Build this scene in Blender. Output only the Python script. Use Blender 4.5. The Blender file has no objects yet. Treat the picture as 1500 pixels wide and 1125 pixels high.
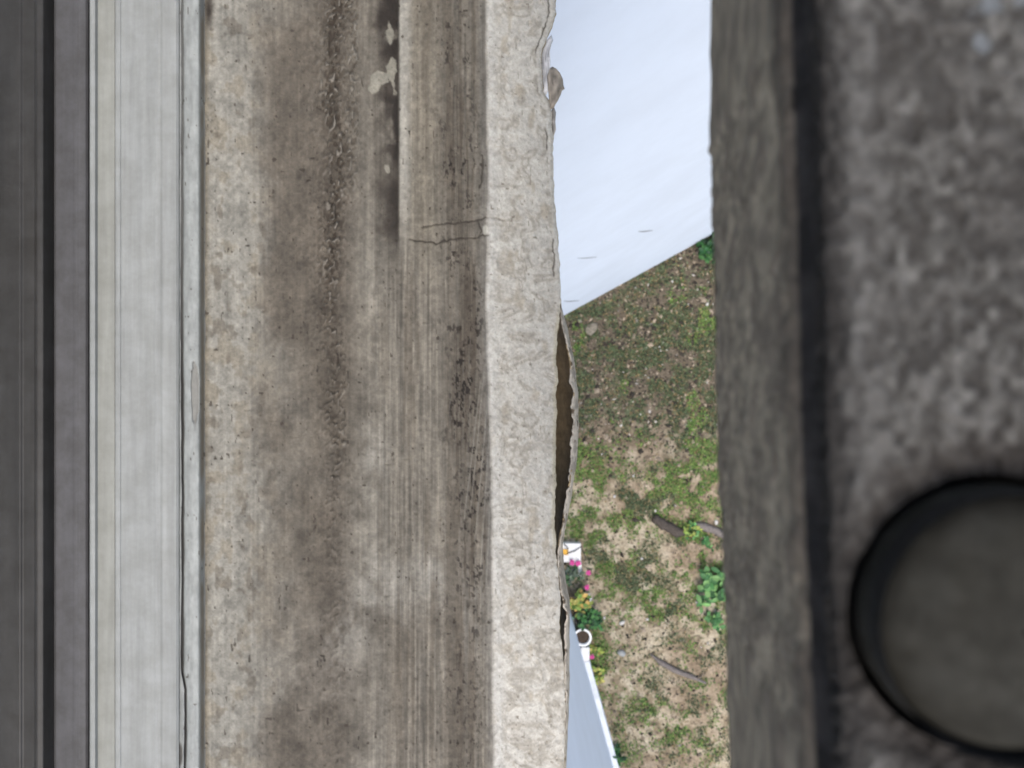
import bpy, math, random
import numpy as np
from mathutils import Vector

# ------------------------------------------------------------------ camera, sky, sun, exposure
S = bpy.context.scene
COL = S.collection
F, CX, CY, H = 1180.0, 750.0, 562.5, 16.0          # focal length in photo pixels, camera height
TILT = math.atan(100.0 / F)
cam_d = bpy.data.cameras.new('camera')
cam = bpy.data.objects.new('camera', cam_d)
COL.objects.link(cam)
cam.location = (0, 0, H)
cam.rotation_euler = (0, TILT, 0)
cam_d.sensor_width = 36.0
cam_d.lens = 36.0 * F / 1500.0
cam_d.clip_start = 0.01
cam_d.clip_end = 3000
cam_d.dof.use_dof = True
cam_d.dof.focus_distance = 0.90
cam_d.dof.aperture_fstop = 28.3 / 2.5
S.camera = cam

SUN_EL, SUN_AZ = math.radians(66), math.radians(160)
W = bpy.data.worlds.new('World')
S.world = W
W.use_nodes = True
nt = W.node_tree
sky = nt.nodes.new('ShaderNodeTexSky')
sky.sky_type = 'NISHITA'
sky.sun_disc = False
sky.sun_elevation = SUN_EL
sky.sun_rotation = SUN_AZ
sky.dust_density = 3.0
sky.air_density = 1.0
sky.ozone_density = 1.0
nt.links.new(sky.outputs[0], nt.nodes['Background'].inputs[0])
nt.nodes['Background'].inputs[1].default_value = 0.15
sl = bpy.data.lights.new('sun', 'SUN')
sl.energy = 1.5
sl.angle = math.radians(25)
sl.color = (1.0, 0.96, 0.91)
sun = bpy.data.objects.new('sun', sl)
COL.objects.link(sun)
sd = Vector((math.sin(SUN_AZ) * math.cos(SUN_EL), math.cos(SUN_AZ) * math.cos(SUN_EL), math.sin(SUN_EL)))
sun.rotation_euler = (-sd).to_track_quat('-Z', 'Y').to_euler()
sun.location = (0, 0, 40)
S.view_settings.view_transform = 'Standard'
S.view_settings.look = 'None'
S.view_settings.gamma = 1
S.view_settings.exposure = 1.1

random.seed(4)
RNG = np.random.default_rng(11)
ALB = 0.42
ALB_G = 0.62                                           # photo brightness -> surface albedo

# ------------------------------------------------------------------ helpers
def at(px, py, d):
    """pixel -> point on the horizontal plane d metres below the camera (arrays allowed)"""
    x = (np.asarray(px, float) - CX) / F
    y = -(np.asarray(py, float) - CY) / F
    c, s = math.cos(TILT), math.sin(TILT)
    wx, wy, wz = x * c - s, y, -x * s - c
    t = -np.asarray(d, float) / wz
    return wx * t, wy * t, H - np.asarray(d, float) + 0 * wx

def gp(px, py, z=0.0):
    x, y, zz = at(px, py, H - z)
    return Vector((float(x), float(y), float(zz)))

def lin(c):
    c = np.asarray(c, float) / 255.0
    return np.where(c <= 0.04045, c / 12.92, ((c + 0.055) / 1.055) ** 2.4)

def vnoise(x, y, seed=0):
    x, y = np.broadcast_arrays(np.asarray(x, float), np.asarray(y, float))
    r = np.random.default_rng(seed).random((256, 256))
    xi, yi = np.floor(x).astype(int), np.floor(y).astype(int)
    fx, fy = x - xi, y - yi
    fx, fy = fx * fx * (3 - 2 * fx), fy * fy * (3 - 2 * fy)
    g = lambda a, b: r[a & 255, b & 255]
    return (g(xi, yi) * (1 - fx) + g(xi + 1, yi) * fx) * (1 - fy) + (g(xi, yi + 1) * (1 - fx) + g(xi + 1, yi + 1) * fx) * fy

def fbm(x, y, seed=0, o=4):
    a, s, t = 0, 1.0, 0
    for i in range(o):
        a = a + s * vnoise(x * 2 ** i + 17.3 * i, y * 2 ** i + 9.1 * i, seed + i)
        t += s
        s *= 0.55
    return a / t

def sst(a, b, x):
    t = np.clip((x - a) / (b - a), 0, 1)
    return t * t * (3 - 2 * t)

def gauss(x, m, s):
    return np.exp(-0.5 * ((x - m) / s) ** 2)

def mix(c, d, f):
    return c + (np.asarray(d, float) - c) * f[..., None]

def link(name, me, mat, parent=None):
    o = bpy.data.objects.new(name, me)
    COL.objects.link(o)
    if mat:
        me.materials.append(mat)
    if parent:
        o.parent = parent
        o.matrix_parent_inverse = parent.matrix_world.inverted() if False else o.matrix_parent_inverse
    return o

def thing(name, label, cat, loc, group=None):
    o = bpy.data.objects.new(name, None)
    COL.objects.link(o)
    o.location = loc
    o.empty_display_size = 0.1
    o['label'] = label
    o['category'] = cat
    if group:
        o['group'] = group
    return o

def tag(o, label, cat, group=None):
    o['label'] = label
    o['category'] = cat
    if group:
        o['group'] = group
    return o

def part(name, verts, faces, mat, parent, smooth=False, cols=None):
    """verts in world space; stored relative to the parent's origin"""
    v = np.asarray(verts, float)
    p = parent
    while p is not None:
        v = v - np.asarray(p.location)
        p = p.parent
    me = bpy.data.meshes.new(name)
    me.from_pydata(v.tolist(), [], [list(f) for f in faces])
    if smooth:
        me.polygons.foreach_set('use_smooth', [True] * len(me.polygons))
    if cols is not None:
        setcol(me, cols)
    me.update()
    return link(name, me, mat, parent)

def setcol(me, rgb):
    a = me.color_attributes.new('Col', 'FLOAT_COLOR', 'POINT')
    c = np.ones((len(me.vertices), 4), np.float32)
    c[:, :3] = rgb
    a.data.foreach_set('color', c.ravel())

def fastmesh(name, v, f, smooth=True, cols=None):
    """v (n,3); f (m,k) arrays, all faces with k corners"""
    me = bpy.data.meshes.new(name)
    k = f.shape[1]
    me.vertices.add(len(v))
    me.vertices.foreach_set('co', np.asarray(v, np.float32).ravel())
    me.loops.add(f.size)
    me.loops.foreach_set('vertex_index', f.astype(np.int32).ravel())
    me.polygons.add(len(f))
    me.polygons.foreach_set('loop_start', np.arange(0, f.size, k, dtype=np.int32))
    me.polygons.foreach_set('use_smooth', np.full(len(f), smooth))
    me.update(calc_edges=True)
    me.validate()
    if cols is not None:
        setcol(me, cols)
    return me

def gridfaces(nr, nc, flip=False):
    i = np.arange(nr * nc).reshape(nr, nc)
    f = np.stack([i[:-1, :-1], i[1:, :-1], i[1:, 1:], i[:-1, 1:]], -1).reshape(-1, 4)
    return f[:, ::-1] if flip else f

def grid(name, X, Y, Z, mat, parent, cols=None, flip=False, smooth=True):
    v = np.stack([X, Y, Z], -1).reshape(-1, 3)
    if parent is not None:
        v = v - np.asarray(parent.location)
    me = fastmesh(name, v, gridfaces(*X.shape, flip=flip), smooth, None if cols is None else cols.reshape(-1, 3))
    return link(name, me, mat, parent)

def box_vf(x0, x1, y0, y1, z0, z1):
    v = [(x, y, z) for z in (z0, z1) for y in (y0, y1) for x in (x0, x1)]
    return v, [(0, 2, 3, 1), (4, 5, 7, 6), (0, 1, 5, 4), (2, 6, 7, 3), (0, 4, 6, 2), (1, 3, 7, 5)]

def bevel(o, w, n=2):
    m = o.modifiers.new('bevel', 'BEVEL')
    m.width = w
    m.segments = n
    m.limit_method = 'ANGLE'
    return o

def tube_vf(pts, rad, n=10, cap=True):
    pts = [Vector(p) for p in pts]
    v, f = [], []
    for i, p in enumerate(pts):
        t = (pts[min(i + 1, len(pts) - 1)] - pts[max(i - 1, 0)]).normalized()
        a = t.cross(Vector((0, 0, 1)) if abs(t.z) < 0.9 else Vector((1, 0, 0))).normalized()
        b = t.cross(a)
        r = rad[i] if hasattr(rad, '__len__') else rad
        for k in range(n):
            w = 2 * math.pi * k / n
            v.append(tuple(p + a * (r * math.cos(w)) + b * (r * math.sin(w))))
    for i in range(len(pts) - 1):
        for k in range(n):
            f.append((i * n + k, i * n + (k + 1) % n, (i + 1) * n + (k + 1) % n, (i + 1) * n + k))
    if cap:
        f.append(tuple(range(n))[::-1])
        f.append(tuple(range((len(pts) - 1) * n, len(pts) * n)))
    return v, f

def lathe_vf(c, prof, n=32):
    v, f = [], []
    for r, z in prof:
        for k in range(n):
            w = 2 * math.pi * k / n
            v.append((c[0] + r * math.cos(w), c[1] + r * math.sin(w), c[2] + z))
    for i in range(len(prof) - 1):
        for k in range(n):
            f.append((i * n + k, i * n + (k + 1) % n, (i + 1) * n + (k + 1) % n, (i + 1) * n + k))
    return v, f

# ------------------------------------------------------------------ materials
def mat(name, color=(0.5, 0.5, 0.5), rough=0.8, vcol=False, nscale=40.0, namt=0.25, bump=0.0, bscale=None,
        stretch=(1, 1, 1), dark=None, spec=0.3, metal=0.0, bdist=0.002, trans=0.0, spots=0.0, sscale=60.0):
    m = bpy.data.materials.new(name)
    m.use_nodes = True
    t = m.node_tree
    L = t.links.new
    b = t.nodes['Principled BSDF']
    b.inputs['Roughness'].default_value = rough
    b.inputs['Specular IOR Level'].default_value = spec
    b.inputs['Metallic'].default_value = metal
    tc = t.nodes.new('ShaderNodeTexCoord')
    mp = t.nodes.new('ShaderNodeMapping')
    mp.inputs['Scale'].default_value = stretch
    L(tc.outputs['Object'], mp.inputs['Vector'])
    nz = t.nodes.new('ShaderNodeTexNoise')
    nz.inputs['Scale'].default_value = nscale
    nz.inputs['Detail'].default_value = 6
    nz.inputs['Roughness'].default_value = 0.65
    L(mp.outputs[0], nz.inputs['Vector'])
    rp = t.nodes.new('ShaderNodeValToRGB')
    rp.color_ramp.elements[0].position = 0.3
    rp.color_ramp.elements[1].position = 0.7
    mx = t.nodes.new('ShaderNodeMix')
    mx.data_type = 'RGBA'
    if vcol:
        mx.blend_type = 'MULTIPLY'
        mx.inputs[0].default_value = 1.0
        at_ = t.nodes.new('ShaderNodeAttribute')
        at_.attribute_name = 'Col'
        L(at_.outputs['Color'], mx.inputs[6])
        rp.color_ramp.elements[0].color = (1 - namt, 1 - namt, 1 - namt, 1)
        rp.color_ramp.elements[1].color = (1 + namt, 1 + namt, 1 + namt, 1)
        L(rp.outputs[0], mx.inputs[7])
        L(nz.outputs['Fac'], rp.inputs[0])
    else:
        d = dark if dark is not None else tuple(c * (1 - 2 * namt) for c in color)
        mx.inputs[6].default_value = (*d, 1)
        mx.inputs[7].default_value = (*color, 1)
        L(nz.outputs['Fac'], rp.inputs[0])
        L(rp.outputs[0], mx.inputs[0])
    out = mx.outputs[2]
    if spots:
        n3 = t.nodes.new('ShaderNodeTexNoise')
        n3.inputs['Scale'].default_value = sscale
        n3.inputs['Detail'].default_value = 8
        n3.inputs['Roughness'].default_value = 0.7
        L(tc.outputs['Object'], n3.inputs['Vector'])
        r3 = t.nodes.new('ShaderNodeValToRGB')
        r3.color_ramp.elements[0].position = 0.38
        r3.color_ramp.elements[1].position = 0.62
        r3.color_ramp.elements[0].color = (1 - spots, 1 - spots * 1.05, 1 - spots * 1.15, 1)
        r3.color_ramp.elements[1].color = (1, 1, 1, 1)
        L(n3.outputs['Fac'], r3.inputs[0])
        m3 = t.nodes.new('ShaderNodeMix')
        m3.data_type = 'RGBA'
        m3.blend_type = 'MULTIPLY'
        m3.inputs[0].default_value = 1.0
        L(out, m3.inputs[6])
        L(r3.outputs[0], m3.inputs[7])
        out = m3.outputs[2]
    L(out, b.inputs['Base Color'])
    if bump:
        bn = t.nodes.new('ShaderNodeBump')
        bn.inputs['Strength'].default_value = bump
        bn.inputs['Distance'].default_value = bdist
        n2 = t.nodes.new('ShaderNodeTexNoise')
        n2.inputs['Scale'].default_value = bscale or nscale
        n2.inputs['Detail'].default_value = 5
        L(mp.outputs[0], n2.inputs['Vector'])
        L(n2.outputs['Fac'], bn.inputs['Height'])
        L(bn.outputs[0], b.inputs['Normal'])
    if trans:
        b.inputs['Transmission Weight'].default_value = trans
    return m

M_sill = mat('stained_concrete', vcol=True, rough=0.85, nscale=500, namt=0.16, bump=0.5, bscale=900, bdist=0.0006)
M_caulk = mat('white_sealant', vcol=True, rough=0.6, nscale=300, namt=0.08, bump=0.3, bscale=300, bdist=0.0005)
M_slab = mat('grimy_shaded_concrete', vcol=True, rough=0.9, nscale=160, namt=0.2, bump=0.5, bscale=300, bdist=0.001)
M_ground = mat('bare_soil', vcol=True, rough=0.95, nscale=22, namt=0.28, bump=0.8, bscale=35, bdist=0.03)
M_weed = mat('weed_leaf', vcol=True, rough=0.6, nscale=8, namt=0.2)
M_pebble = mat('pebble', vcol=True, rough=0.8, nscale=30, namt=0.2)
M_wall = mat('white_wall_paint', (0.62, 0.68, 0.76), 0.75, nscale=0.6, namt=0.025, spots=0.05, sscale=1.3, bump=0.15, bscale=60, bdist=0.004)
M_plinth = mat('white_plinth_paint', (0.66, 0.69, 0.72), 0.7, nscale=5, namt=0.06, spots=0.15, sscale=6)
M_wallmark = mat('wall_crack_grey', (0.28, 0.29, 0.31), 0.9, nscale=20, namt=0.2)
M_shaded_al = mat('shaded_aluminium', (0.036, 0.0345, 0.032), 0.55, nscale=60, namt=0.22, stretch=(1, 0.06, 1), spec=0.3, spots=0.35, sscale=45)  # dark tone holds the shade on the left side of the frame
M_black = mat('track_shade', (0.022, 0.019, 0.016), 0.95, nscale=80, namt=0.2)  # black stands in for the shade down in the track groove
M_grey_al = mat('shaded_grey_aluminium', (0.080, 0.079, 0.081), 0.7, nscale=70, namt=0.14, stretch=(1, 0.05, 1), spots=0.25, sscale=55)  # lowered grey, shade on the track rail included in the colour
M_white_al = mat('white_frame', (0.245, 0.254, 0.244), 0.6, nscale=140, namt=0.12, stretch=(1, 0.05, 1), spec=0.3, spots=0.16, sscale=50, bump=0.2, bscale=250, bdist=0.0005)
M_cream_al = mat('cream_frame', (0.232, 0.236, 0.212), 0.6, nscale=140, namt=0.12, stretch=(1, 0.05, 1), spec=0.3, spots=0.16, sscale=50, bump=0.2, bscale=250, bdist=0.0005)
M_glass = mat('window_glass', (0.9, 0.95, 0.95), 0.02, namt=0.0, trans=1.0, spec=0.5)
M_peel_out = mat('peeled_paint_outside', vcol=True, rough=0.75, nscale=300, namt=0.15, bump=0.4, bscale=300, bdist=0.0005)
M_pipe = mat('grey_pipe', (0.033, 0.032, 0.027), 1.0, nscale=150, namt=0.22, spec=0.1, spots=0.3, sscale=120, bump=0.2, bscale=150, bdist=0.001)
M_pipe_side = mat('shaded_pipe_side', (0.012, 0.011, 0.010), 0.9, nscale=60, namt=0.2)  # near-black: shade in the gap round the pipe put into the colour
M_log = mat('dark_bark', (0.085, 0.07, 0.058), 0.95, nscale=30, namt=0.3, bump=0.8, bscale=40, bdist=0.02)
M_grey_log = mat('grey_weathered_bark', (0.19, 0.165, 0.15), 0.95, nscale=30, namt=0.25, bump=0.8, bscale=40, bdist=0.02)
M_cut = mat('cut_wood', (0.25, 0.19, 0.13), 0.9, nscale=40, namt=0.2)
M_whitepl = mat('white_plastic', (0.8, 0.8, 0.78), 0.5, nscale=20, namt=0.06)
M_foam = mat('white_foam', (0.72, 0.71, 0.68), 0.85, nscale=25, namt=0.12, bump=0.3, bscale=90, bdist=0.004)
M_yellow = mat('yellow_plastic', (0.75, 0.42, 0.06), 0.6, nscale=30, namt=0.15)
M_potsoil = mat('pot_soil', (0.10, 0.07, 0.05), 0.95, nscale=60, namt=0.4, bump=0.8, bscale=80, bdist=0.02)
M_pink = mat('pink_petal', (0.66, 0.10, 0.32), 0.6, nscale=40, namt=0.12)
M_hose = mat('green_hose', (0.30, 0.60, 0.42), 0.4, nscale=20, namt=0.1)
M_darkpot = mat('dark_pot', (0.03, 0.035, 0.04), 0.6, nscale=20, namt=0.2)
M_wire = mat('black_wire', (0.03, 0.03, 0.03), 0.6, nscale=20, namt=0.2)
M_stone = mat('pale_stone', (0.50, 0.48, 0.45), 0.8, nscale=30, namt=0.12)
M_grstone = mat('grey_stone', (0.32, 0.33, 0.32), 0.85, nscale=30, namt=0.2)
M_sandstone = mat('sandy_stone', (0.23, 0.205, 0.165), 0.95, nscale=30, namt=0.2, spots=0.3, sscale=20)
M_stem = mat('green_stem', (0.10, 0.17, 0.05), 0.7, nscale=30, namt=0.2)
M_twig = mat('dry_twig', (0.17, 0.14, 0.11), 0.95, nscale=30, namt=0.2)

# ------------------------------------------------------------------ ground
PATCH = [  # px, py, rx, ry, weight : where the weeds grow thick
    (850, 495, 16, 50, 1.0), (850, 585, 15, 55, .9), (858, 650, 16, 40, .6), (985, 480, 38, 34, .9), (1015, 540, 40, 50, .8),
    (900, 520, 36, 26, .5), (955, 620, 55, 14, .6), (1030, 620, 22, 45, .7), (1000, 705, 40, 26, .8), (935, 560, 40, 30, .3),
    (925, 745, 28, 22, .7), (852, 745, 20, 28, .7), (880, 775, 22, 22, .5), (1010, 775, 18, 16, .8), (1040, 840, 22, 30, .8),
    (922, 852, 32, 24, .6), (965, 888, 26, 16, .7), (858, 800, 14, 14, .5), (872, 965, 14, 40, .7), (1028, 925, 22, 26, .5),
    (895, 1105, 14, 24, 1.0), (1000, 1050, 34, 26, .4), (935, 1005, 24, 18, .4), (1000, 1100, 40, 14, .4), (960, 820, 40, 20, .3),
    (1045, 700, 16, 30, .6), (905, 460, 20, 14, .5), (1040, 360, 10, 26, .5), (960, 400, 50, 16, .35), (890, 690, 14, 18, .35)]

def g2px(x, y):
    return 850 + x * F / H * 1.0035, CY - y * F / H

def weedmap(x, y):
    px, py = g2px(x, y)
    w = 0.0
    for a, b, rx, ry, k in PATCH:
        w = w + k * np.exp(-0.5 * (((px - a) / rx) ** 2 + ((py - b) / ry) ** 2))
    n = fbm(x * 1.7, y * 1.7, 31, 4)
    n2 = fbm(x * 5.0, y * 5.0, 41, 3)
    inside = sst(800, 820, px) * (1 - sst(1065, 1085, px))
    w = w + (1 - inside) * 0.5
    return np.clip((w * 1.0 + 0.07) * sst(0.36, 0.62, n2) * 1.5 + 0.45 * sst(0.58, 0.72, n) * sst(0.35, 0.6, n2), 0, 1)

def gz(x, y):
    return 0.05 * (fbm(x * 1.1, y * 1.1, 5, 3) - 0.5) + 0.018 * (fbm(x * 7, y * 7, 6, 3) - 0.5)

def graded(a, b, st, far):
    core = np.arange(a, b + st / 2, st)
    ext = []
    s, p = st * 2, 0.0
    while p < far:
        p += s
        ext.append(p)
        s *= 1.5
    ext = np.array(ext)
    return np.concatenate([a - ext[::-1], core, core[-1] + ext])

gx, gy = np.meshgrid(graded(-1.0, 4.2, 0.024, 900), graded(-9.0, 4.4, 0.024, 900))
near = ((np.abs(gx - 1.6) < 3.2) & (np.abs(gy + 2.3) < 7.4)).astype(float)
zz = gz(gx, gy) * near
ppx, ppy = g2px(gx, gy)
n1 = fbm(gx * 0.9, gy * 0.9, 3, 4)
n2 = fbm(gx * 6, gy * 6, 8, 4)
n3 = vnoise(gx * 23, gy * 23, 9)
gc = np.zeros(gx.shape + (3,)) + np.array([189, 175, 148.])
gc = mix(gc, [208, 196, 172], sst(0.5, 0.75, n2) * 0.8)
gc = mix(gc, [146, 131, 106], sst(0.52, 0.30, n2) * 0.8)
gc = mix(gc, [150, 128, 106], sst(0.45, 0.65, n1) * 0.5)
wing_shade = 1 - sst(560, 740, ppy + 90 * (n1 - 0.5) + 70 * (n2 - .5))   # soft shade of the wing, painted into the soil colour
gc = mix(gc, [102, 92, 78], wing_shade * 0.88)
gc = mix(gc, [92, 80, 68], sst(0.66, 0.85, n3) * 0.6)
wm = weedmap(gx, gy)
gc = mix(gc, [96, 98, 62], np.clip(wm * 0.5, 0, 1))
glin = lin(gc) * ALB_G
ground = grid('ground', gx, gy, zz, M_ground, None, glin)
ground['kind'] = 'structure'
ground['label'] = 'patchy bare soil with thin weeds below the building'

# weeds: thousands of small leaves, nobody could count them
def scatter(n, dens):
    out = []
    tot = 0
    while tot < n:
        x = RNG.uniform(-1.0, 4.2, n)
        y = RNG.uniform(-9.0, 4.2, n)
        k = RNG.random(n) < dens(x, y)
        out.append(np.stack([x[k], y[k]], 1))
        tot += k.sum()
    return np.concatenate(out)[:n]

def leaves_mesh(name, pos, z0, length, wid, tilt, rgb):
    n = len(pos)
    yaw = RNG.uniform(0, 2 * math.pi, n)
    dx, dy = np.cos(yaw), np.sin(yaw)
    ct, st = np.cos(tilt), np.sin(tilt)
    base = np.stack([pos[:, 0], pos[:, 1], z0], 1)
    ax = np.stack([dx * ct, dy * ct, st], 1)
    sd_ = np.stack([-dy, dx, RNG.uniform(-.3, .3, n)], 1)
    L_, W_ = length[:, None], wid[:, None]
    v = np.stack([base, base + ax * L_ * .5 + sd_ * W_, base + ax * L_ - np.array([0, 0, .25]) * L_ * st[:, None], base + ax * L_ * .5 - sd_ * W_], 1).reshape(-1, 3)
    f = np.arange(4 * n).reshape(n, 4)
    c = np.repeat(rgb, 4, axis=0)
    return fastmesh(name, v, f, False, c)

N = 76000
P = scatter(N, lambda x, y: np.clip(weedmap(x, y) ** 1.3 + 0.03, 0, 1))
_, py_ = g2px(P[:, 0], P[:, 1])
tone = fbm(P[:, 0] * 2.2, P[:, 1] * 2.2, 77, 3)
rc = RNG.random((N, 1))
c0 = np.array([58, 92, 40.]) + (np.array([148, 176, 92]) - np.array([58, 92, 40.])) * rc
c1 = np.array([48, 62, 38.]) + (np.array([118, 134, 96]) - np.array([48, 62, 38.])) * rc
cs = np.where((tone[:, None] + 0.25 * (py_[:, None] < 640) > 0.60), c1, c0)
dry = RNG.random(N) < 0.16
cs[dry] = np.array([150, 130, 92.]) * RNG.uniform(.7, 1.15, (dry.sum(), 1))
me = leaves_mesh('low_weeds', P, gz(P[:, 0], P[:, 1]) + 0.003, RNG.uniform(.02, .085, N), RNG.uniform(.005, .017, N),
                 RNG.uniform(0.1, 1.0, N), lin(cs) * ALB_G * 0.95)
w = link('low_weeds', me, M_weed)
w['kind'] = 'stuff'
w['label'] = 'thin low green weeds scattered over the bare soil'
w['category'] = 'weeds'

# litter: crumbs of earth, pebbles and dead leaf bits
N = 17000
P = scatter(N, lambda x, y: 0.10 + 0.75 * (1 - sst(560, 740, g2px(x, y)[1])))
oct_v = np.array([(1, 0, 0), (0, 1, 0), (-1, 0, 0), (0, -1, 0), (0, 0, 1), (0, 0, -1.)])
oct_f = np.array([(0, 1, 4), (1, 2, 4), (2, 3, 4), (3, 0, 4), (1, 0, 5), (2, 1, 5), (3, 2, 5), (0, 3, 5)])
r = RNG.gamma(2.0, .0065, N) + .005
sc = np.stack([r * RNG.uniform(.7, 1.5, N), r * RNG.uniform(.6, 1.1, N), r * .55], 1)
yaw = RNG.uniform(0, 6.28, N)
vv = oct_v[None] * sc[:, None]
vx = vv[..., 0] * np.cos(yaw)[:, None] - vv[..., 1] * np.sin(yaw)[:, None] + P[:, :1]
vy = vv[..., 0] * np.sin(yaw)[:, None] + vv[..., 1] * np.cos(yaw)[:, None] + P[:, 1:]
vz = vv[..., 2] + gz(P[:, 0], P[:, 1])[:, None] + r[:, None] * .25
pick = RNG.random(N)
pc = np.where(pick[:, None] < .66, np.array([70, 63, 54.]), np.where(pick[:, None] < .965, np.array([165, 150, 130.]), np.array([196, 190, 180.])))
pc = pc * RNG.uniform(.75, 1.15, (N, 1))
me = fastmesh('soil_litter', np.stack([vx, vy, vz], -1).reshape(-1, 3), (oct_f[None] + 6 * np.arange(N)[:, None, None]).reshape(-1, 3), False,
              np.repeat(lin(np.clip(pc, 0, 255)) * ALB_G, 6, axis=0))
w = link('soil_litter', me, M_pebble)
w['kind'] = 'stuff'
w['label'] = 'small pebbles and crumbs of earth strewn over the soil'
w['category'] = 'pebbles'

# ------------------------------------------------------------------ the white building: two walls in an inner corner, bay under the window
A0, A1 = gp(830, 460), gp(1050, 340)
B0, B1 = gp(835, 890), gp(900, 1125)
dA = (A1 - A0).normalized()
dB = (B1 - B0).normalized()
nA = Vector((-dA.y, dA.x, 0))                        # into the wing
nB = Vector((dB.y, -dB.x, 0))                        # into the main block (to the left)
den = dA.x * dB.y - dA.y * dB.x
tt = ((B0.x - A0.x) * dB.y - (B0.y - A0.y) * dB.x) / den
C0 = A0 + dA * tt

def prism(poly, z0, z1):
    n = len(poly)
    v = [(p.x, p.y, z0) for p in poly] + [(p.x, p.y, z1) for p in poly]
    f = [tuple(range(n))[::-1], tuple(range(n, 2 * n))] + [(i, (i + 1) % n, n + (i + 1) % n, n + i) for i in range(n)]
    return v, f

bld = thing('apartment_building', 'white painted building with a blank wing wall rising from the weedy soil', 'building', (C0.x, C0.y, 0))
part('wing_wall', *prism([C0, C0 + dA * 11, C0 + dA * 11 + nA * 7, C0 - dA * 3 + nA * 7, C0 - dA * 3 + nA * .02], -.2, 18.4), M_wall, bld)
part('facade_wall', *prism([C0 + dB * 13, C0 + dB * .003, C0 + nB * 7, C0 + dB * 13 + nB * 7], -.2, 17.8), M_wall, bld)
ps = B0 + dB * 1.05 - nB * .004
part('plinth', *prism([ps, ps + dB * 9, ps + dB * 9 - nB * .10, ps - nB * .10], -.1, .22), M_plinth, bld)
bx_, _, _ = at(300, CY, .60)
bayx = float(bx_) - .035
part('bay_wall', *box_vf(-2.4, bayx - .004, -1.6, 1.25, 12.4, H - .722), M_wall, bld)

def on_wall(px, py):
    """point of the wing wall seen at this pixel"""
    d = gp(px, py) - cam.location
    k = (A0 - cam.location).dot(nA) / d.dot(nA)
    return cam.location + d * k
for a, b, th in (((935, 339), (956, 338), 1.6), ((846, 378), (874, 377), 1.0), ((826, 441), (848, 441), 1.2)):
    pts = []
    for k in range(5):
        u = k / 4
        x, y = a[0] + (b[0] - a[0]) * u, a[1] + (b[1] - a[1]) * u + .5 * math.sin(5 * u)
        e = th * math.sin(math.pi * (0.08 + .84 * u)) / 2
        pts.append((on_wall(x, y - e), on_wall(x, y + e)))
    v = [tuple(p - nA * .003) for q in pts for p in q] + [tuple(p + nA * .004) for q in pts for p in q]
    f = []
    for k in range(4):
        i = 2 * k
        f += [(i, i + 1, i + 3, i + 2), (10 + i, 12 + i, 13 + i, 11 + i), (i, i + 2, 12 + i, 10 + i), (i + 1, 11 + i, 13 + i, i + 3)]
    part('wall_mark', v, f, M_wallmark, bld)

# ------------------------------------------------------------------ concrete sill with stains
rows_in = np.arange(-12, 1138, 1.35)
rows = np.concatenate([np.arange(-620, -12, 16.), rows_in, np.arange(1150, 1760, 16.)])
RY = np.array([-620, 0, 20, 40, 53, 70, 85, 110, 132, 145, 160, 199, 240, 277, 330, 373, 400, 440, 462, 485, 511, 535, 558, 579, 600, 629, 665, 700, 735, 771, 808, 843, 884, 911, 945, 980, 1048, 1116, 1760.])
RX = np.array([812, 814, 813, 808, 801, 795, 793, 793, 795, 803, 807, 810, 810, 811, 815, 819, 820, 821, 819, 817, 814.5, 815, 817, 814.5, 815, 814, 814, 814, 813, 813, 814, 818, 821, 819, 823, 826, 828, 826, 832.])
def rim(py):
    return np.interp(py, RY, RX) + 1.6 * (fbm(py / 9., 0 * py + 3, 51, 3) - .5) * 2

def nose_x(py):          # where the flat sill turns into the pale nose
    return np.interp(py, [-620, 0, 300, 420, 560, 700, 900, 1125, 1760], [710, 711, 714, 711, 714, 719, 720, 722, 728]) + 3 * (fbm(py / 40., 0 * py, 61, 3) - .5)

def pdist(PX, PY, pts):
    d = np.full(PX.shape, 1e9)
    for (x0, y0), (x1, y1) in zip(pts[:-1], pts[1:]):
        vx, vy = x1 - x0, y1 - y0
        t = np.clip(((PX - x0) * vx + (PY - y0) * vy) / (vx * vx + vy * vy), 0, 1)
        d = np.minimum(d, np.hypot(PX - x0 - t * vx, PY - y0 - t * vy))
    return d
CRACKS = [[(618, 334), (640, 328), (665, 327), (682, 325), (697, 323), (716, 319), (740, 322)], [(600, 352), (640, 356), (660, 351), (685, 350), (704, 347), (716, 344)],
          [(700, 324), (706, 336), (703, 346)], [(706, 226), (707, 250), (704, 275)]]

def sill_depth(PX, PY, nx):
    d = .600 + .006 * sst(300, 585, PX) + .006 * sst(600, 712, PX) + .018 * np.clip((PX - nx + 4) / 100, 0, 1) ** 1.15
    return d

root_x, _, _ = at(560, CY, .6)
sill = thing('window_sill', 'long stained concrete window sill with peeling paint along its outer edge', 'window sill', (float(root_x), 0, H - .69))

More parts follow.
